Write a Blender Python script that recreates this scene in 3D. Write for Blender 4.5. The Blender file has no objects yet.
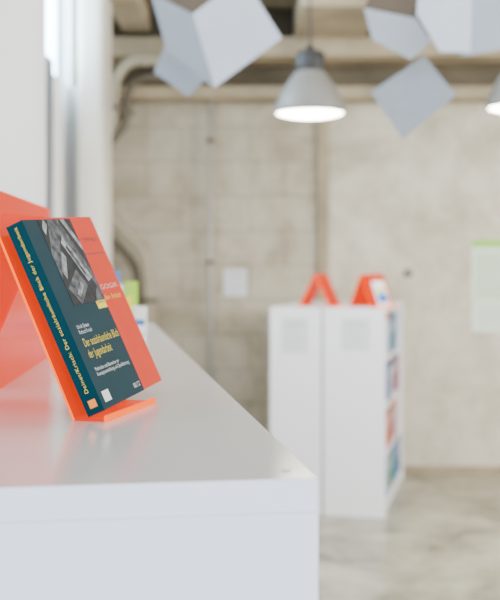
import bpy, bmesh, math, random
from mathutils import Vector, Matrix
random.seed(7)
C = bpy.context.scene.collection
F = 1080.0; HZ = 262.0; CAMZ = 1.40
def P(px, py, Y):
    return Vector(((px-250)/F*Y, Y, CAMZ-(py-HZ)/F*Y))
R = math.radians

# ---------------------------------------------------------------- materials
def mat(name, col, rough=0.5, var=0.0, scale=8.0, bump=0.0, emit=0.0, spec=0.5, metal=0.0, coat=0.0):
    m = bpy.data.materials.new(name); m.use_nodes = True
    nt = m.node_tree; b = nt.nodes['Principled BSDF']
    b.inputs['Base Color'].default_value = (*col, 1)
    b.inputs['Roughness'].default_value = rough
    b.inputs['Metallic'].default_value = metal
    b.inputs['Specular IOR Level'].default_value = spec
    b.inputs['Coat Weight'].default_value = coat
    if emit:
        b.inputs['Emission Color'].default_value = (*col, 1); b.inputs['Emission Strength'].default_value = emit
    if var or bump:
        tc = nt.nodes.new('ShaderNodeTexCoord'); n = nt.nodes.new('ShaderNodeTexNoise')
        n.inputs['Scale'].default_value = scale; n.inputs['Detail'].default_value = 5
        nt.links.new(tc.outputs['Object'], n.inputs['Vector'])
        if var:
            r = nt.nodes.new('ShaderNodeValToRGB')
            r.color_ramp.elements[0].color = (*[c*(1-var) for c in col], 1)
            r.color_ramp.elements[1].color = (*[min(1, c*(1+var)) for c in col], 1)
            r.color_ramp.elements[0].position = .3; r.color_ramp.elements[1].position = .7
            nt.links.new(n.outputs['Fac'], r.inputs['Fac']); nt.links.new(r.outputs['Color'], b.inputs['Base Color'])
        if bump:
            bp = nt.nodes.new('ShaderNodeBump'); bp.inputs['Strength'].default_value = bump; bp.inputs['Distance'].default_value = .01
            nt.links.new(n.outputs['Fac'], bp.inputs['Height']); nt.links.new(bp.outputs['Normal'], b.inputs['Normal'])
    return m

def acrylic(name, col, trans=.35, emit=.35):
    m = bpy.data.materials.new(name); m.use_nodes = True
    nt = m.node_tree; b = nt.nodes['Principled BSDF']; out = nt.nodes['Material Output']
    b.inputs['Base Color'].default_value = (*col, 1); b.inputs['Roughness'].default_value = .15
    b.inputs['Specular IOR Level'].default_value = .06
    b.inputs['Emission Color'].default_value = (1, .075, .0, 1); b.inputs['Emission Strength'].default_value = emit  # emission stands in for the acrylic's fluorescent glow
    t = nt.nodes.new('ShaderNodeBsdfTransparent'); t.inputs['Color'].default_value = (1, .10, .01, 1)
    mx = nt.nodes.new('ShaderNodeMixShader'); mx.inputs['Fac'].default_value = trans
    nt.links.new(b.outputs[0], mx.inputs[1]); nt.links.new(t.outputs[0], mx.inputs[2]); nt.links.new(mx.outputs[0], out.inputs['Surface'])
    return m

def wall_mat():
    m = bpy.data.materials.new('block_wall'); m.use_nodes = True
    nt = m.node_tree; b = nt.nodes['Principled BSDF']; b.inputs['Roughness'].default_value = .9
    N = nt.nodes.new; L = nt.links.new
    tc = N('ShaderNodeTexCoord'); sp = N('ShaderNodeSeparateXYZ'); cb = N('ShaderNodeCombineXYZ')
    L(tc.outputs['Object'], sp.inputs[0]); L(sp.outputs['X'], cb.inputs['X']); L(sp.outputs['Z'], cb.inputs['Y'])
    br = N('ShaderNodeTexBrick'); L(cb.outputs[0], br.inputs['Vector'])
    br.inputs['Scale'].default_value = 1.0; br.inputs['Brick Width'].default_value = .46; br.inputs['Row Height'].default_value = .23
    br.inputs['Mortar Size'].default_value = .008; br.inputs['Mortar Smooth'].default_value = .6
    br.inputs['Color1'].default_value = (.53, .485, .385, 1); br.inputs['Color2'].default_value = (.50, .455, .36, 1)
    br.inputs['Mortar'].default_value = (.38, .34, .26, 1)
    n = N('ShaderNodeTexNoise'); n.inputs['Scale'].default_value = 1.7; n.inputs['Detail'].default_value = 10; n.inputs['Roughness'].default_value = .74
    n.inputs['Distortion'].default_value = .4
    L(tc.outputs['Object'], n.inputs['Vector'])
    r = N('ShaderNodeValToRGB'); r.color_ramp.elements[0].color = (.58, .53, .45, 1); r.color_ramp.elements[1].color = (1.0, 1.0, .99, 1)
    r.color_ramp.elements[0].position = .39; r.color_ramp.elements[1].position = .58
    L(n.outputs['Fac'], r.inputs['Fac'])
    gt = N('ShaderNodeMath'); gt.operation = 'GREATER_THAN'; gt.inputs[1].default_value = .50; L(sp.outputs['X'], gt.inputs[0])
    mx0 = N('ShaderNodeMixRGB'); mx0.inputs['Color2'].default_value = (.70, .66, .55, 1)
    sc = N('ShaderNodeMath'); sc.operation = 'MULTIPLY'; sc.inputs[1].default_value = .68; L(gt.outputs[0], sc.inputs[0])
    L(sc.outputs[0], mx0.inputs['Fac']); L(br.outputs['Color'], mx0.inputs['Color1'])
    mx = N('ShaderNodeMixRGB'); mx.blend_type = 'MULTIPLY'; mx.inputs['Fac'].default_value = .8
    L(mx0.outputs[0], mx.inputs['Color1']); L(r.outputs['Color'], mx.inputs['Color2'])
    L(mx.outputs[0], b.inputs['Base Color'])
    bp = N('ShaderNodeBump'); bp.inputs['Strength'].default_value = .3; bp.inputs['Distance'].default_value = .01
    L(n.outputs['Fac'], bp.inputs['Height']); L(bp.outputs[0], b.inputs['Normal'])
    return m

def floor_mat():
    m = bpy.data.materials.new('polished_concrete'); m.use_nodes = True
    nt = m.node_tree; b = nt.nodes['Principled BSDF']; b.inputs['Roughness'].default_value = .26
    N = nt.nodes.new; L = nt.links.new
    tc = N('ShaderNodeTexCoord'); n = N('ShaderNodeTexNoise'); n.inputs['Scale'].default_value = 2.4; n.inputs['Detail'].default_value = 9
    n.inputs['Roughness'].default_value = .7; n.inputs['Distortion'].default_value = .5
    L(tc.outputs['Object'], n.inputs['Vector'])
    r = N('ShaderNodeValToRGB'); e = r.color_ramp.elements
    e[0].position = .36; e[0].color = (.155, .145, .10, 1); e[1].position = .64; e[1].color = (.46, .44, .345, 1)
    x = e.new(.49); x.color = (.32, .30, .22, 1)
    L(n.outputs['Fac'], r.inputs['Fac']); L(r.outputs[0], b.inputs['Base Color'])
    return m

M = dict(
    white=mat('white_laminate', (.77, .81, .95), .32, spec=.4),
    top=mat('white_laminate_top', (.70, .70, .72), .14, spec=.55),
    shelf=mat('white_board', (.87, .88, .93), .45),
    wall=wall_mat(), floor=floor_mat(),
    plaster=mat('white_plaster', (.90, .91, .92), .8, .03, 2),
    cream=mat('cream_paint', (.74, .71, .64), .7, .06, 3),
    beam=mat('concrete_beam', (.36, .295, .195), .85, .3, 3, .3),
    beam_shade=mat('concrete_beam_shade', (.11, .088, .055), .85, .3, 3, .3),  # beam concrete darkened to paint the shade of the ceiling recesses
    pipe=mat('painted_pipe', (.35, .305, .22), .5, .08, 6),
    dpipe=mat('dark_pipe', (.13, .11, .08), .5, .08, 6),
    spipe=mat('grey_conduit', (.42, .40, .36), .5, .06, 6),
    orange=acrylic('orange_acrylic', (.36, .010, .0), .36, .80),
    orange_edge=mat('orange_acrylic_edge', (1.0, .13, .001), .4, emit=1.0, spec=.03),  # edge glow of the fluorescent sheet put in as emission
    teal=mat('dark_teal_cover', (.001, .034, .050), .5, .05, 30, spec=.10),
    red=mat('red_cover', (.74, .045, .016), .5, .03, 20, spec=.12),
    pages=mat('page_paper', (.82, .80, .74), .8, .05, 60),
    yellow=mat('yellow_ink', (.90, .70, .05), .5, emit=.0),
    whiteink=mat('white_ink', (.80, .81, .81), .5),
    pinkink=mat('pale_pink_ink', (.85, .55, .45), .5),
    darkredink=mat('dark_red_ink', (.10, .02, .04), .5),
    orangeink=mat('orange_ink', (.95, .28, .02), .5),
    darkink=mat('dark_ink', (.04, .05, .06), .5),
    greyink=mat('grey_ink', (.54, .57, .62), .6),
    pdark=mat('photo_black', (.020, .022, .026), .5, .6, 60, spec=.12),
    pmid=mat('photo_grey', (.095, .10, .11), .5, .75, 110, spec=.12),
    plight=mat('photo_light_grey', (.30, .315, .33), .5, .6, 110, spec=.12),
    shade=mat('grey_lamp_enamel', (.20, .195, .185), .45, .05, 8),
    cap=mat('dark_grey_housing', (.035, .035, .038), .5, .05, 8, spec=.3),
    cord=mat('dark_cord', (.05, .05, .05), .6),
    glow=mat('lamp_glow', (1.0, .93, .78), .5, emit=34),
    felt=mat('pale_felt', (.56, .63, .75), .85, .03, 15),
    feltd=mat('dark_shade_felt', (.10, .08, .06), .9, .06, 15),  # shade of the folded undersides put into the felt colour
    feltm=mat('mid_shade_felt', (.33, .39, .48), .9, .04, 15),  # pale felt darkened to paint the shaded side of the folds
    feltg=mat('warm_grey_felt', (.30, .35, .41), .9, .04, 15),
    paper=mat('paper', (.88, .89, .90), .7, .02, 10),
    paper2=mat('grey_white_paper', (.68, .70, .74), .7, .02, 10),
    posterpaper=mat('pale_green_paper', (.70, .80, .68), .7, .02, 10),
    green=mat('green_ink', (.26, .60, .05), .6), paleg=mat('pale_green_ink', (.54, .72, .50), .6),
    lime=mat('lime_cover', (.40, .70, .01), .4, .04, 20), blue=mat('blue_cover', (.01, .16, .55), .4, .04, 20),
    frame=mat('window_frame_paint', (.16, .18, .21), .5, .05, 6),
    frame2=mat('grey_window_post', (.45, .45, .45), .6, .05, 6),
    wire=mat('steel_wire', (.5, .5, .5), .3, metal=.8),
)
gl = bpy.data.materials.new('window_glass'); gl.use_nodes = True
_b = gl.node_tree.nodes['Principled BSDF']; _b.inputs['Base Color'].default_value = (.9, .96, 1, 1); _b.inputs['Roughness'].default_value = .3
_b.inputs['Emission Color'].default_value = (.60, .82, 1, 1); _b.inputs['Emission Strength'].default_value = 16
M['glass'] = gl

# ---------------------------------------------------------------- helpers
def box(bm, lo, hi, mx=None, mi=0):
    x0, y0, z0 = lo; x1, y1, z1 = hi
    vs = [Vector(p) for p in ((x0,y0,z0),(x1,y0,z0),(x1,y1,z0),(x0,y1,z0),(x0,y0,z1),(x1,y0,z1),(x1,y1,z1),(x0,y1,z1))]
    if mx: vs = [mx @ v for v in vs]
    v = [bm.verts.new(p) for p in vs]
    for f in ((0,3,2,1),(4,5,6,7),(0,1,5,4),(1,2,6,5),(2,3,7,6),(3,0,4,7)):
        fc = bm.faces.new([v[i] for i in f]); fc.material_index = mi
def tube(bm, pts, r, n=12, cap=True):
    pts = [Vector(p) for p in pts]; rings = []
    up = None
    for i, p in enumerate(pts):
        d = (pts[min(i+1, len(pts)-1)] - pts[max(i-1, 0)]).normalized()
        if up is None:
            up = d.orthogonal().normalized()
        a = (up - d*up.dot(d)).normalized(); up = a; b = d.cross(a)
        rings.append([bm.verts.new(p + (a*math.cos(2*math.pi*k/n) + b*math.sin(2*math.pi*k/n))*r) for k in range(n)])
    for i in range(len(rings)-1):
        for k in range(n):
            f = bm.faces.new((rings[i][k], rings[i][(k+1)%n], rings[i+1][(k+1)%n], rings[i+1][k])); f.smooth = True
    if cap:
        bm.faces.new(rings[0][::-1]); bm.faces.new(rings[-1])
def lathe(bm, prof, n=48):
    rings = []
    for r, z in prof:
        if r < 1e-6: rings.append([bm.verts.new((0, 0, z))])
        else: rings.append([bm.verts.new((r*math.cos(2*math.pi*k/n), r*math.sin(2*math.pi*k/n), z)) for k in range(n)])
    for a, b in zip(rings, rings[1:]):
        for k in range(n):
            k2 = (k+1) % n
            if len(a) == 1 and len(b) == 1: continue
            if len(a) == 1: f = bm.faces.new((a[0], b[k], b[k2]))
            elif len(b) == 1: f = bm.faces.new((a[k], a[k2], b[0]))
            else: f = bm.faces.new((a[k], a[k2], b[k2], b[k]))
            f.smooth = True
def obj(name, bm, mats, parent=None, bevel=0, label=None):
    bmesh.ops.recalc_face_normals(bm, faces=bm.faces[:])
    me = bpy.data.meshes.new(name); bm.to_mesh(me); bm.free()
    for m in (mats if isinstance(mats, (list, tuple)) else [mats]): me.materials.append(m)
    o = bpy.data.objects.new(name, me); C.objects.link(o); o.parent = parent
    if bevel:
        b = o.modifiers.new('bevel', 'BEVEL'); b.width = bevel; b.segments = 3; b.limit_method = 'ANGLE'
    if label: o['label'] = label
    return o
def boxobj(name, lo, hi, m, parent=None, bevel=0, mx=None, label=None):
    bm = bmesh.new(); box(bm, lo, hi, mx); return obj(name, bm, m, parent, bevel, label)
def tag(o, label, cat, group=None):
    o['label'] = label; o['category'] = cat
    if group: o['group'] = group
    return o
def thing(name, label, cat, loc=(0,0,0), rz=0, group=None):
    o = bpy.data.objects.new(name, None); C.objects.link(o); o.location = loc; o.rotation_euler = (0, 0, rz)
    o.empty_display_size = .05
    return tag(o, label, cat, group)
def struct(name, lo, hi, m, bevel=0):
    o = boxobj(name, lo, hi, m, None, bevel); o['kind'] = 'structure'; return o
def text(name, s, m, parent, x, y, z, w, h, rot=0, label=None, mx=None, bold=0):
    """flat lettering fitted to width w and height h, lower-left corner at x,y (local xy plane)"""
    cu = bpy.data.curves.new('t', 'FONT'); cu.body = s; cu.size = 1; cu.space_line = .95; cu.offset = bold; cu.space_character = 1.08
    t = bpy.data.objects.new('t', cu); C.objects.link(t)
    dg = bpy.context.evaluated_depsgraph_get(); dg.update()
    me = bpy.data.meshes.new_from_object(t.evaluated_get(dg))
    bpy.data.objects.remove(t)
    xs = [v.co.x for v in me.vertices]; ys = [v.co.y for v in me.vertices]
    sx = w/(max(xs)-min(xs)); sy = h/(max(ys)-min(ys)); x0, y0 = min(xs), min(ys)
    cr, sr = math.cos(rot), math.sin(rot)
    for v in me.vertices:
        a = (v.co.x-x0)*sx; b = (v.co.y-y0)*sy
        v.co = Vector((x + a*cr - b*sr, y + a*sr + b*cr, z))
        if mx: v.co = mx @ v.co
    me.materials.clear(); me.materials.append(m)
    o = bpy.data.objects.new(name, me); C.objects.link(o); o.parent = parent
    if label: o['label'] = label
    return o

# ---------------------------------------------------------------- room
WY = 7.2
struct('floor', (-1.2, -3, -.1), (5, WY+.2, 0), M['floor'])
struct('wall_back', (-1.2, WY, 0), (5, WY+.2, 3.5), M['wall'])
struct('wall_right', (4.8, -3, 0), (5, WY, 3.5), M['plaster'])
struct('ceiling', (-1.2, -3, 3.5), (5, WY+.2, 3.6), M['beam'])
bm = bmesh.new()
box(bm, (-1.2, -3, 0), (-1.0, WY, 2.36)); box(bm, (-1.2, -3, 3.35), (-1.0, WY, 3.5))
box(bm, (-1.2, -3, 2.36), (-1.0, 4.2, 3.35)); box(bm, (-1.2, 6.05, 2.36), (-1.0, WY, 3.35))
o = obj('wall_left', bm, M['plaster']); o['kind'] = 'structure'
w = bpy.data.objects.new('window_1', None); C.objects.link(w); w['kind'] = 'structure'; w.location = (-1.1, 5.1, 2.36)
bm = bmesh.new()
for y in (-.87, .0, .92): box(bm, (-.03, y-.02, 0), (.04, y+.02, .99))
box(bm, (-.03, -.9, 0), (.04, .95, .05)); box(bm, (-.03, -.9, .94), (.04, .95, .99))
obj('window_frame', bm, M['frame'], w)
boxobj('window_pane', (.015, -.9, .03), (.025, .95, .96), M['glass'], w)
# columns: a round white one nearest, a square cream one beyond the window
bm = bmesh.new(); tube(bm, [(0, 0, 0), (0, 0, 3.5)], .29, 64); o = obj('column', bm, M['plaster']); o.location = (-1.01, 3.78, 0); o['kind'] = 'structure'
bm = bmesh.new(); box(bm, (-.92, 5.72, 0), (-.775, 6.1, 3.5)); o = obj('column', bm, M['cream'], None, .045); o['kind'] = 'structure'
struct('trim_6', (-.999, 5.22, 0), (-.975, 5.36, 2.40), M['frame'], .003)
struct('trim_10', (-.999, 5.92, 0), (-.93, 6.04, 2.36), M['frame2'], .003)
# beams on / before the back wall; dark strips paint the recess shade between
struct('trim_1', (-.99, 6.98, 2.46), (4.8, WY, 2.54), M['beam'], .01)
struct('trim_2', (-.99, 6.75, 2.69), (4.8, WY, 2.81), M['beam'], .01)
struct('trim_3', (-.99, 6.30, 2.95), (4.8, 6.6, 3.5), M['beam_shade'], .01)
struct('trim_4', (.28, 5.9, 2.80), (.72, 6.9, 3.3), M['beam'], .01)
struct('trim_5', (.45, 7.16, 0), (.52, WY, 2.46), M['beam'], .005)
struct('trim_7', (-.99, 7.15, 2.54), (4.8, WY, 2.69), M['beam_shade'])  # dark strip painting shade between the two ledges
struct('trim_8', (-.99, 7.15, 2.81), (4.8, WY, 3.5), M['beam_shade'])  # dark sheet painting shade above the upper ledge
struct('trim_9', (-.80, 5.9, 2.84), (-.62, 6.75, 3.4), M['beam'], .01)
struct('baseboard_back', (.9, 7.17, 0), (4.8, WY, .04), M['beam'])

# pipes
def pipe(name, pts, r, label, m='pipe', clips=()):
    root = thing(name, label, 'pipe', pts[0])
    bm = bmesh.new()
    P_ = [Vector(p) for p in pts]; out = [P_[0]]
    for i in range(1, len(P_)-1):
        a, b, c = P_[i-1], P_[i], P_[i+1]; k = min(.09, (b-a).length*.45, (c-b).length*.45)
        s = b+(a-b).normalized()*k; e = b+(c-b).normalized()*k
        for j in range(6):
            t = j/5; out.append(s*(1-t)**2 + b*2*t*(1-t) + e*t*t)
    out.append(P_[-1])
    tube(bm, [p-P_[0] for p in out], r)
    obj('tube', bm, M[m], root)
    for q in clips:
        bm = bmesh.new(); p = Vector(q)-P_[0]
        tube(bm, [p-Vector((0, 0, .015)), p+Vector((0, 0, .015))], r*1.3)
        box(bm, (p.x-r*.6, p.y, p.z-.01), (p.x+r*.6, WY-.0005-P_[0].y, p.z+.01))
        obj('pipe_clip', bm, M['dpipe'], root)
x = P(210, 0, 7.1).x
pipe('wall_pipe', [(x, 7.12, .0), (x, 7.12, 2.46)], .017, 'thin straight grey pipe running up the block wall', 'spipe', [(x, 7.12, .6), (x, 7.12, 1.4), (x, 7.12, 2.2)])
def Z0(v): return Vector((v.x, v.y, 0))
pipe('heating_pipe', [P(230, 60, 6.7), P(128, 60, 6.7), P(113, 82, 6.7), P(113, 118, 6.7), P(104, 140, 6.7)], .036, 'pale pipe bending down under the beam beside the cream column', 'pipe', [P(113, 108, 6.7)])
pipe('heating_pipe', [P(106, 148, 6.9), P(127, 124, 6.9), P(127, 92, 6.88), P(138, 78, 6.86), P(170, 76, 6.86)], .024, 'thinner dark pipe curving along under the ceiling beams', 'dpipe', [P(127, 108, 6.9)])
pipe('drain_pipe', [P(106, 212, 6.9), P(120, 226, 6.9), P(146, 254, 6.9), P(150, 290, 6.9), Z0(P(150, 470, 6.9))], .04, 'pipe sloping down then dropping at the wall corner', 'pipe', [P(150, 300, 6.9)])
pipe('drain_pipe', [P(106, 234, 6.98), P(118, 246, 6.98), P(136, 266, 6.98), P(138, 300, 6.98), Z0(P(138, 470, 6.98))], .028, 'thin dark lower pipe bending down behind the counter end', 'dpipe', [P(138, 315, 6.98)])
pipe('drain_pipe', [P(112, 225, 7.1), Z0(P(112, 470, 7.1))], .03, 'upright pipe at the left of the pipe cluster behind the counter', 'pipe', [P(112, 300, 7.1)])

# ---------------------------------------------------------------- counter
CT = 1.21
ang = R(8.5)
ctr = thing('counter', 'white laminate display counter in the foreground holding the orange book stands', 'counter', (.060, .95, 0), ang)
boxobj('top_board', (-.62, 0, CT-.030), (0, 2.45, CT), M['top'], ctr, .0008)
boxobj('end_panel', (-.62, .0, 0), (-.0, .028, CT-.0301), M['white'], ctr)
boxobj('end_panel', (-.62, 2.42, 0), (-.0003, 2.4497, CT-.0301), M['white'], ctr)
boxobj('side_panel', (-.022, .0281, 0), (-.0005, 2.42, CT-.0301), M['white'], ctr)
boxobj('side_panel', (-.62, .0281, 0), (-.60, 2.42, CT-.0301), M['white'], ctr)
boxobj('edge_band', (-.6188, -.0004, CT-.0296), (-.0008, .0001, CT-.0009), M['white'], ctr)
bm = bmesh.new(); lathe(bm, [(0, 0), (.004, 0), (.0042, .0006), (.0036, .0012), (0, .0012)], 20)
o = obj('screw_cap', bm, M['greyink'], ctr); o.location = (-.022, .035, CT)

# ---------------------------------------------------------------- acrylic stands
def make_stand(label, loc, rz, W, H, phi, back, ledge=.045, group=None, th=.003, lip=.009):
    s = thing('book_stand', label, 'book stand', loc, rz, group)
    tp = math.tan(R(phi)); ry = H*tp
    def sheet(name, a, b, sg=1):
        a = Vector((0, *a)); b = Vector((0, *b)); d = (b-a).normalized(); n = Vector((0, -d.z, d.y))*th*sg
        bm = bmesh.new(); vs = []
        for X in (0, W):
            for p in (a, b, b+n, a+n): vs.append(bm.verts.new((X, p.y, p.z)))
        for f in ((0,1,2,3), (7,6,5,4)):
            fc = bm.faces.new([vs[i] for i in f]); fc.material_index = 1
        for f, mi in (((0,4,5,1),0), ((1,5,6,2),1), ((2,6,7,3),0), ((3,7,4,0),0)):
            fc = bm.faces.new([vs[i] for i in f]); fc.material_index = mi
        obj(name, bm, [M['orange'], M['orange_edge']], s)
    sheet('front_panel', (th, 0), (ry+th, H))
    sheet('back_panel', (ry+back, 0), (ry+th, H), -1)
    if ledge:
        bm = bmesh.new(); box(bm, (0, -ledge, 0), (W, 0, .003)); obj('ledge', bm, M['orange'], s)
        bm = bmesh.new(); box(bm, (0, -ledge-.003, 0), (W, -ledge, lip)); obj('ledge_lip', bm, M['orange_edge'], s)
    return s

def basis(u, v, n, o):
    m = Matrix.Identity(4)
    for i, c in enumerate((u, v, n, o)):
        for j in range(3): m[j][i] = c[j]
    return m
def stand_frame(loc, rz, phi):
    u = Vector((math.cos(rz), math.sin(rz), 0)); bk = Vector((-math.sin(rz), math.cos(rz), 0)); s, c = math.sin(R(phi)), math.cos(R(phi))
    v = bk*s + Vector((0, 0, 1))*c; n = -bk*c + Vector((0, 0, 1))*s
    return u, v, n
def make_book(label, w, h, t, cover, group=None):
    """local: x width from spine, y height, z thickness; front cover at z=t"""
    b = bpy.data.objects.new('book', None); C.objects.link(b); b.empty_display_size = .03; tag(b, label, 'book', group)
    c = .0007
    bm = bmesh.new(); box(bm, (0, 0, 0), (w, h, c)); box(bm, (0, 0, t-c), (w, h, t)); box(bm, (0, 0, c), (c, h, t-c))
    obj('cover', bm, cover, b)
    boxobj('page_block', (c, .0008, c), (w-.0008, h-.0008, t-c), M['pages'], b)
    return b
def place(b, loc, rz, phi, off, a, roll=0):
    u, v, n = stand_frame(loc, rz, phi)
    o = Vector(loc) + u*off + n*a - v*(a*math.tan(R(phi))) + Vector((0, 0, .0034))
    b.matrix_world = basis(u, v, n, o) @ Matrix.Rotation(R(roll), 4, 'Z')

S1 = (-.207, 1.300, CT); RZ1 = R(76); PH = 24
make_stand('orange acrylic easel stand holding the dark teal book and red book', (S1[0]-.009*math.cos(RZ1), S1[1]-.009*math.sin(RZ1), CT+.0004), RZ1, .178, .250, PH, .12, .037, lip=.007)

# dark teal book
TW, TH, TT = .150, .250, .023
tb = make_book('dark teal paperback with black and white photo and yellow title on orange stand', TW, TH, TT, M['teal'])
z = TT+.0002
def flat(name, x0, y0, x1, y1, m, p, z=z, th=.0002, label=None):
    return boxobj(name, (x0, y0, z-.0001), (x1, y1, z+th), m, p, label=label)
# photograph: one mesh, dark ground with overlapping diagonal grey shapes
px0, py0, px1, py1 = .042, .132, TW-.0006, TH-.0006
bm = bmesh.new(); box(bm, (px0, py0, z-.0001), (px1, py1, z+.0002))
def shp(pts, mi, zz):
    f = bm.faces.new([bm.verts.new((px0+(px1-px0)*a, py0+(py1-py0)*b, z+zz)) for a, b in pts]); f.material_index = mi
shp([(.0,.60), (.30,1.), (.62,1.), (.0,.30)], 1, .0003)
shp([(.30,1.), (.60,1.), (1.,.30), (1.,.10)], 1, .00034)
shp([(.40,.72), (.52,.80), (.90,.28), (.74,.24)], 2, .0004)
shp([(.08,.40), (.30,.62), (.37,.55), (.14,.30)], 2, .00042)
shp([(.66,1.), (.78,1.), (1.,.70), (1.,.58)], 2, .00044)
shp([(.05,.20), (.50,.40), (.66,.20), (.25,.0)], 1, .00046)
shp([(.24,.12), (.48,.25), (.52,.20), (.30,.08)], 2, .0005)
shp([(.48,.66), (.53,.69), (.76,.34), (.71,.32)], 0, .00054)
shp([(.55,.58), (.60,.62), (.70,.46), (.66,.42)], 1, .00055)
shp([(.04,.90), (.16,1.), (.22,.94), (.07,.82)], 2, .00056)
shp([(.72,.04), (1.,.22), (1.,.0), (.76,.0)], 1, .00058)
obj('cover_photo', bm, [M['pdark'], M['pmid'], M['plight']], tb, label='black and white photograph on the cover')
flat('cover_badge', .116, .121, TW-.002, .137, M['yellow'], tb, label='yellow block beside the photograph')
text('badge_text', 'Juventa', M['darkink'], tb, .119, .127, z+.0005, .025, .005)
text('author_text', 'Ulrich Deinet\nRichard Krisch', M['whiteink'], tb, .022, .096, z+.0003, .042, .012)
text('title_text', 'Der sozialräumliche Blick\nder Jugendarbeit', M['yellow'], tb, .022, .061, z+.0003, .123, .029, bold=-.004)
text('subtitle_text', 'Methoden und Bausteine zur\nKonzeptentwicklung und Qualifizierung', M['whiteink'], tb, .022, .039, z+.0003, .115, .013)
flat('publisher_mark', .012, .008, .034, .022, M['whiteink'], tb, label='small white block in the lower corner')
text('publisher_text', 'BELTZ', M['whiteink'], tb, .119, .008, z+.0003, .024, .006)
mxs = Matrix(((0, 0, 1, -.0003), (1, 0, 0, 0), (0, -1, 0, 0), (0, 0, 0, 1)))
text('spine_text', 'Deinet/Krisch: Der sozialräumliche Blick der Jugendarbeit', M['yellow'], tb, .027, -.0145, 0, .218, .0060, mx=mxs, bold=-.008)
boxobj('spine_mark', (-.0005, .008, .007), (0, .018, .017), M['orangeink'], tb, label='orange mark at the foot of the spine')
RT = .010
rb = make_book('red paperback leaning behind the dark teal book on the orange stand', .182, .264, RT, M['red'])
text('title_text', 'PÄDAGOGIK', M['pinkink'], rb, .045, .152, RT+.0005, .126, .009)
text('series_text', 'der Sozialen Arbeit', M['yellow'], rb, .045, .136, RT+.0005, .122, .008)
text('author_text', 'Bauer (Hrsg.)', M['darkredink'], rb, .066, .224, RT+.0005, .100, .009)
boxobj('cover_line', (.055, .206, RT-.0001), (.172, .2073, RT+.0003), M['darkredink'], rb)
place(rb, S1, RZ1, PH, .116, .0005, 3.0)
place(tb, S1, RZ1, PH, 0, RT+.0022, 3.0)

# second, taller stand further left/back
make_stand('empty tall orange acrylic stand at the left edge behind the teal book', (-.372, 1.60, CT+.0004), R(93), .60, .298, 1, .20, 0)

# books at the far end of the counter
def upright(label, X, Y, rz, w, h, t, m, accent=None):
    b = make_book(label, w, h, t, m, 'books at the far end of the counter')
    b.matrix_world = Matrix.Translation((X, Y, CT+.0005)) @ Matrix.Rotation(rz, 4, 'Z') @ basis(Vector((1,0,0)), Vector((0,0,1)), Vector((0,-1,0)), Vector((0,0,0)))
    if accent:
        flat('cover_panel', w*.1, h*.12, w*.9, h*.5, accent, b, z=t+.0002)
    return b
upright('white book with a blue cover panel at the far end of the counter', -.385, 2.80, R(12), .055, .130, .02, M['paper'], M['blue'])
upright('lime green book at the far end of the counter', -.350, 3.02, R(5), .036, .135, .018, M['lime'], M['paper'])
upright('tall blue book at the far end of the counter behind the white one', -.412, 2.95, R(8), .055, .165, .02, M['blue'], M['paper'])
upright('small white booklet with blue cover panel nearest the counter edge', -.305, 2.92, R(-12), .028, .070, .014, M['paper'], M['blue'])
upright('short blue booklet standing in front of the lime green book', -.320, 2.74, R(10), .030, .046, .014, M['blue'], M['paper'])
upright('low white booklet with lime panel standing foremost by the counter edge', -.284, 2.66, R(-5), .026, .034, .012, M['paper'], M['lime'])
upright('narrow yellow book between the white book and the lime book', -.330, 2.86, R(8), .018, .100, .012, M['yellow'], M['paper'])

# ---------------------------------------------------------------- back-to-back bookcases
SH = 1.148; yaw = R(-13)
def bookcase(label, x0, d, opening):
    b = thing('bookcase', label, 'bookcase', (.7375, 5.9, 0), yaw)
    x1 = x0+d; L = 1.13; t = .022
    boxobj('end_panel', (x0, 0, 0), (x1, t, SH-.0225), M['shelf'], b, .0015)
    boxobj('end_panel', (x0, L-t, 0), (x1, L, SH-.0225), M['shelf'], b, .0015)
    boxobj('top_board', (x0, 0, SH-.022), (x1, L, SH), M['shelf'], b, .0015)
    xb = (x0, x0+.008) if opening > 0 else (x1-.008, x1)
    boxobj('back_panel', (xb[0], t, .06), (xb[1], L-t, SH-.022), M['shelf'], b)
    for k in range(4):
        zz = .06 + k*.267
        boxobj('shelf_board', (x0+.008, t, zz-.02), (x1-.01, L-t, zz), M['shelf'], b, .001)
    boxobj('plinth', (x1-.03 if opening > 0 else x0+.01, t, 0), (x1-.012 if opening > 0 else x0+.03, L-t, .04), M['shelf'], b)
    return b
bR = bookcase('white bookcase with books on its open right side under second stand', -.340, .340, 1)
bL = bookcase('white bookcase left of and back to back with the book-filled one', -.642, .290, -1)
mb = Matrix.Translation((.7375, 5.9, 0)) @ Matrix.Rotation(yaw, 4, 'Z')
cols = {'red': (.60,.05,.03), 'blue': (.04,.16,.45), 'navy blue': (.015,.04,.14), 'teal': (.02,.22,.28), 'orange': (.80,.24,.03),
        'white': (.8,.8,.8), 'green': (.08,.32,.10), 'black': (.02,.02,.025), 'grey': (.25,.27,.30), 'pale blue': (.28,.48,.70)}
bmats = {k: mat(k.replace(' ', '_')+'_book', c, .45, .03, 20) for k, c in cols.items()}
ords = ['first','second','third','fourth','fifth','sixth','seventh','eighth','ninth','tenth','eleventh','twelfth','thirteenth','fourteenth','fifteenth','sixteenth','seventeenth','eighteenth','nineteenth','twentieth','twenty-first','twenty-second','twenty-third','twenty-fourth','twenty-fifth','twenty-sixth','twenty-seventh','twenty-eighth','twenty-ninth','thirtieth','thirty-first','thirty-second','thirty-third','thirty-fourth','thirty-fifth','thirty-sixth']
shn = ['bottom', 'second lowest', 'second highest', 'top']
pick = list(cols) + ['blue', 'navy blue', 'blue', 'pale blue']
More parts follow.
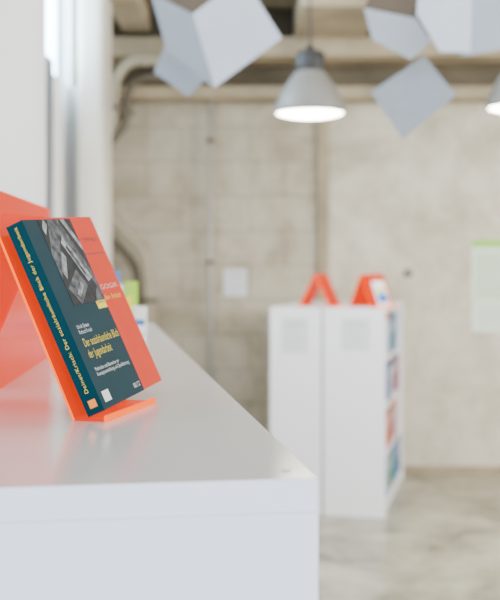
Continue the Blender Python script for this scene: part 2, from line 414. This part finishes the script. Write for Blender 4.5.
for k in range(4):
    y = .028; i = 0; zz = .06+k*.267+.0005
    while y < 1.05 and i < 34:
        t = random.uniform(.016, .042); h = random.uniform(.175, .235); dd = random.uniform(.17, .23)
        cn = random.choice(pick)
        bm = bmesh.new()
        xo = -.024 + random.uniform(-.02, .010)
        box(bm, (0, 0, 0), (-dd, .0015, h)); box(bm, (0, t-.0015, 0), (-dd, t, h)); box(bm, (0, .0015, 0), (-.0015, t-.0015, h))
        box(bm, (-.0015, .0015, .002), (-dd+.002, t-.0015, h-.002), None, 1)
        box(bm, (0, .002, h*.62), (.0006, t-.002, h*.8), None, 2)
        o = obj('book', bm, [bmats[cn], M['pages'], M['whiteink'] if cn != 'white' else M['orangeink']])
        tag(o, f'{cn} book, {ords[i]} from the near end on the {shn[k]} shelf', 'book', f'books on the {shn[k]} shelf of the bookcase')
        o.matrix_world = mb @ Matrix.Translation((xo, y, zz))
        y += t+.001; i += 1
        if random.random() < .06: y += .04

# papers
def notice(label, x0, z0, w, h, mxw, style=0, name='notice', group=None, pm='paper'):
    root = bpy.data.objects.new(name, None); C.objects.link(root); root.matrix_world = mxw @ Matrix.Translation((x0, -.0005, z0)); tag(root, label, 'notice' if name == 'notice' else 'poster', group)
    boxobj('sheet', (0, -.0016, 0), (w, 0, h), M[pm], root)
    if style == 0:
        bm = bmesh.new()
        box(bm, (w*.15, -.0022, h*.72), (w*.85, -.0016, h*.86))
        for q in range(5): box(bm, (w*.12, -.0022, h*(.58-q*.1)), (w*(.7+.04*(q%3)), -.0016, h*(.605-q*.1)))
        obj('printed_lines', bm, M['greyink'], root)
    return root
notice('white paper notice taped near the top of the left bookcase end', -.575, SH-.255, .15, .20, mb, pm='paper2')
notice('white paper notice taped near the top of the right bookcase end', -.240, SH-.235, .16, .18, mb, pm='paper2')
p = P(224, 296, WY)
notice('small white sheet taped to the block wall beside the thin pipe', p.x, p.z, .15, .18, Matrix.Translation((0, WY, 0)), pm='paper2')
p = P(472, 332, WY); pt = P(472, 240, WY); hh = pt.z-p.z
ps = notice('pale green poster with green top band on the right of the wall', p.x, p.z, .42, hh, Matrix.Translation((0, WY, 0)), 1, 'poster', pm='posterpaper')
boxobj('poster_header', (0, -.0022, hh*.92), (.42, -.0016, hh), M['green'], ps)
boxobj('poster_panel', (.02, -.0022, hh*.35), (.40, -.0016, hh*.86), M['paleg'], ps)
bm = bmesh.new()
for q in range(6): box(bm, (.04, -.0022, hh*(.06+q*.042)), (.34-.03*(q%2), -.0016, hh*(.075+q*.042)))
for q in range(9): box(bm, (.05, -.0026, hh*(.40+q*.048)), (.36-.04*(q%3), -.0022, hh*(.412+q*.048)))
obj('printed_lines', bm, M['greyink'], ps)
p = P(408, 273, WY)
so = thing('wall_socket', 'small dark round fitting on the wall above the bookcase', 'fitting', (p.x, WY, p.z))
bm = bmesh.new(); tube(bm, [(0, 0, 0), (0, -.02, 0)], .03, 20); obj('rim', bm, M['dpipe'], so)
bm = bmesh.new(); tube(bm, [(0, -.02, 0), (0, -.024, 0)], .018, 20); obj('centre', bm, M['frame'], so)

# stands on the bookcases
def on_case(x, y): 
    v = mb @ Vector((x, y, 0)); return (v.x, v.y, SH+.0004)
make_stand('empty orange acrylic stand on top of the white bookcases', on_case(-.315, .06), yaw+R(78), .18, .18, 25, .10, .03, th=.004)
l2 = on_case(-.08, .04); rz2 = yaw+R(56)
make_stand('orange acrylic stand holding a pale booklet on the right bookcase', l2, rz2, .19, .18, 22, .085, .03, th=.004)
b2 = make_book('small white booklet with blue and green panels in the bookcase-top stand', .10, .15, .008, M['paper'])
flat('cover_panel', .01, .02, .09, .075, M['blue'], b2, z=.0082); flat('cover_panel', .01, .085, .09, .10, M['lime'], b2, z=.0082)
place(b2, l2, rz2, 22, .06, .001)

# ---------------------------------------------------------------- pendant lamps
def lamp(label, X, Y, zb):
    r = thing('pendant_lamp', label, 'lamp', (X, Y, zb), 0, 'grey pendant lamps')
    bm = bmesh.new()
    lathe(bm, [(.172, .0), (.176, .004), (.175, .028), (.165, .062), (.145, .105), (.118, .150), (.092, .185), (.072, .210), (.066, .222), (.0, .224)])
    lathe(bm, [(.172, .0), (.170, .028), (.160, .060), (.140, .102), (.112, .146), (.086, .180), (0, .195)])
    obj('lamp_shade', bm, M['shade'], r)
    bm = bmesh.new(); lathe(bm, [(0, .210), (.070, .210), (.074, .218), (.074, .296), (.060, .312), (.022, .316), (.018, .340), (0, .340)])
    obj('lamp_housing', bm, M['cap'], r)
    bm = bmesh.new(); lathe(bm, [(0, -.020), (.06, -.018), (.12, -.010), (.160, .002), (.168, .014), (0, .014)])
    obj('diffuser', bm, M['glow'], r)
    bm = bmesh.new(); tube(bm, [(0, 0, .33), (0, 0, 3.49-zb)], .006, 8); obj('cord', bm, M['cord'], r)
    bm = bmesh.new(); lathe(bm, [(0, 3.46-zb), (.05, 3.46-zb), (.05, 3.5-zb), (0, 3.5-zb)]); obj('ceiling_rose', bm, M['shade'], r)
lamp('grey pendant lamp, lit, hanging between the two groups of folded panels', .30, 5.4, 2.14)
lamp('lit pendant lamp cut off by the right edge of the photo', 1.318, 5.2, 2.14)

# ---------------------------------------------------------------- hanging folded panels
def panel(label, facets, wires):
    base = P(*facets[0][0][0])
    r = thing('hanging_panel', label, 'hanging panel', base, 0, 'folded panels hung from the ceiling')
    for pts, mk in facets:
        vs = [P(*q)-base for q in pts]
        nrm = (vs[1]-vs[0]).cross(vs[2]-vs[0]).normalized()
        vs = [v if i < 3 else v - nrm*nrm.dot(v-vs[0]) for i, v in enumerate(vs)]
        if nrm.y < 0: nrm = -nrm
        bm = bmesh.new(); a = [bm.verts.new(v) for v in vs]; b = [bm.verts.new(v+nrm*.006) for v in vs]
        bm.faces.new(a); bm.faces.new(b[::-1]); k = len(a)
        for i in range(k): bm.faces.new((a[i], b[i], b[(i+1)%k], a[(i+1)%k]))
        obj('facet', bm, M[mk], r)
    for q in wires:
        p = P(*q)-base; bm = bmesh.new(); tube(bm, [p, (p.x, p.y, 3.5-base.z)], .0012, 6); obj('wire', bm, M['wire'], r)
panel('large folded pale panel hanging left of the lamp', [
    ([(150,-8,4.05), (193,14,3.95), (214,88,3.98), (168,50,4.08)], 'feltm'),
    ([(193,14,3.95), (243,-24,4.0), (282,38,4.03), (214,88,3.98)], 'felt'),
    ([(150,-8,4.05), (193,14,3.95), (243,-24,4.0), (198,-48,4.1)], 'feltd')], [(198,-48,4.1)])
panel('small grey square panel low behind the large left panel', [
    ([(165,46,4.4), (207,78,4.4), (188,96,4.4), (154,72,4.4)], 'feltm')], [(165,46,4.4)])
panel('folded panel with shade-coloured underside left in the right-hand group', [
    ([(364,8,4.05), (414,18,3.95), (430,42,3.98), (404,68,4.05), (366,46,4.1)], 'felt'),
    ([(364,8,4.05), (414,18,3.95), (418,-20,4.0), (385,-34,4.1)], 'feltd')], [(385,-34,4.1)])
panel('large pale folded panel at the top of the right-hand group', [
    ([(417,14,3.8), (420,-22,3.82), (472,-20,3.85), (467,56,3.85), (438,54,3.82)], 'felt'),
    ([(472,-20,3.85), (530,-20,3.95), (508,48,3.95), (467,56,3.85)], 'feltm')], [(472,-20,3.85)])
panel('grey diamond-shaped panel hanging lowest in the right-hand group', [
    ([(371,92,4.3), (424,56,4.3), (456,95,4.3), (403,139,4.3)], 'feltg')], [(424,56,4.3)])

# ---------------------------------------------------------------- lights
wd = bpy.data.worlds.new('world'); bpy.context.scene.world = wd; wd.use_nodes = True
bg = wd.node_tree.nodes['Background']; bg.inputs[0].default_value = (.84, .91, 1, 1); bg.inputs[1].default_value = 2.5
def area(name, loc, target, sx, sy, e, col):
    l = bpy.data.lights.new(name, 'AREA'); l.shape = 'RECTANGLE'; l.size = sx; l.size_y = sy; l.energy = e; l.color = col
    o = bpy.data.objects.new(name, l); C.objects.link(o); o.location = loc
    o.rotation_euler = (Vector(target)-Vector(loc)).to_track_quat('-Z', 'Y').to_euler()
area('daylight_front', (1.4, -2.4, 2.0), (.2, 2.5, .9), 3, 1.6, 195, (.85, .92, 1))
area('daylight_hall', (3.6, 4.0, 2.3), (.8, 7.0, .9), 2, 1.5, 170, (1, .95, .87))
area('daylight_top', (1.0, 3.5, 2.9), (1.0, 3.6, 0), 3, 3, 60, (1, .97, .92))
area('glow_fill_left', (-.95, 2.2, 2.6), (-.15, 1.4, 1.2), .7, 1.2, 16, (.90, .95, 1))  # added lamp before solid wall, sends light through the stands onto the counter

# ---------------------------------------------------------------- camera
cd = bpy.data.cameras.new('camera'); cam = bpy.data.objects.new('camera', cd); C.objects.link(cam)
cd.sensor_fit = 'HORIZONTAL'; cd.sensor_width = 24; cd.lens = 24*F/500; cd.shift_y = -(300-HZ)/500
cam.location = (0, 0, CAMZ); cam.rotation_euler = (R(90), 0, 0); cd.clip_start = .05
cd.dof.use_dof = True; cd.dof.focus_distance = 1.33; cd.dof.aperture_fstop = 4.0
bpy.context.scene.camera = cam
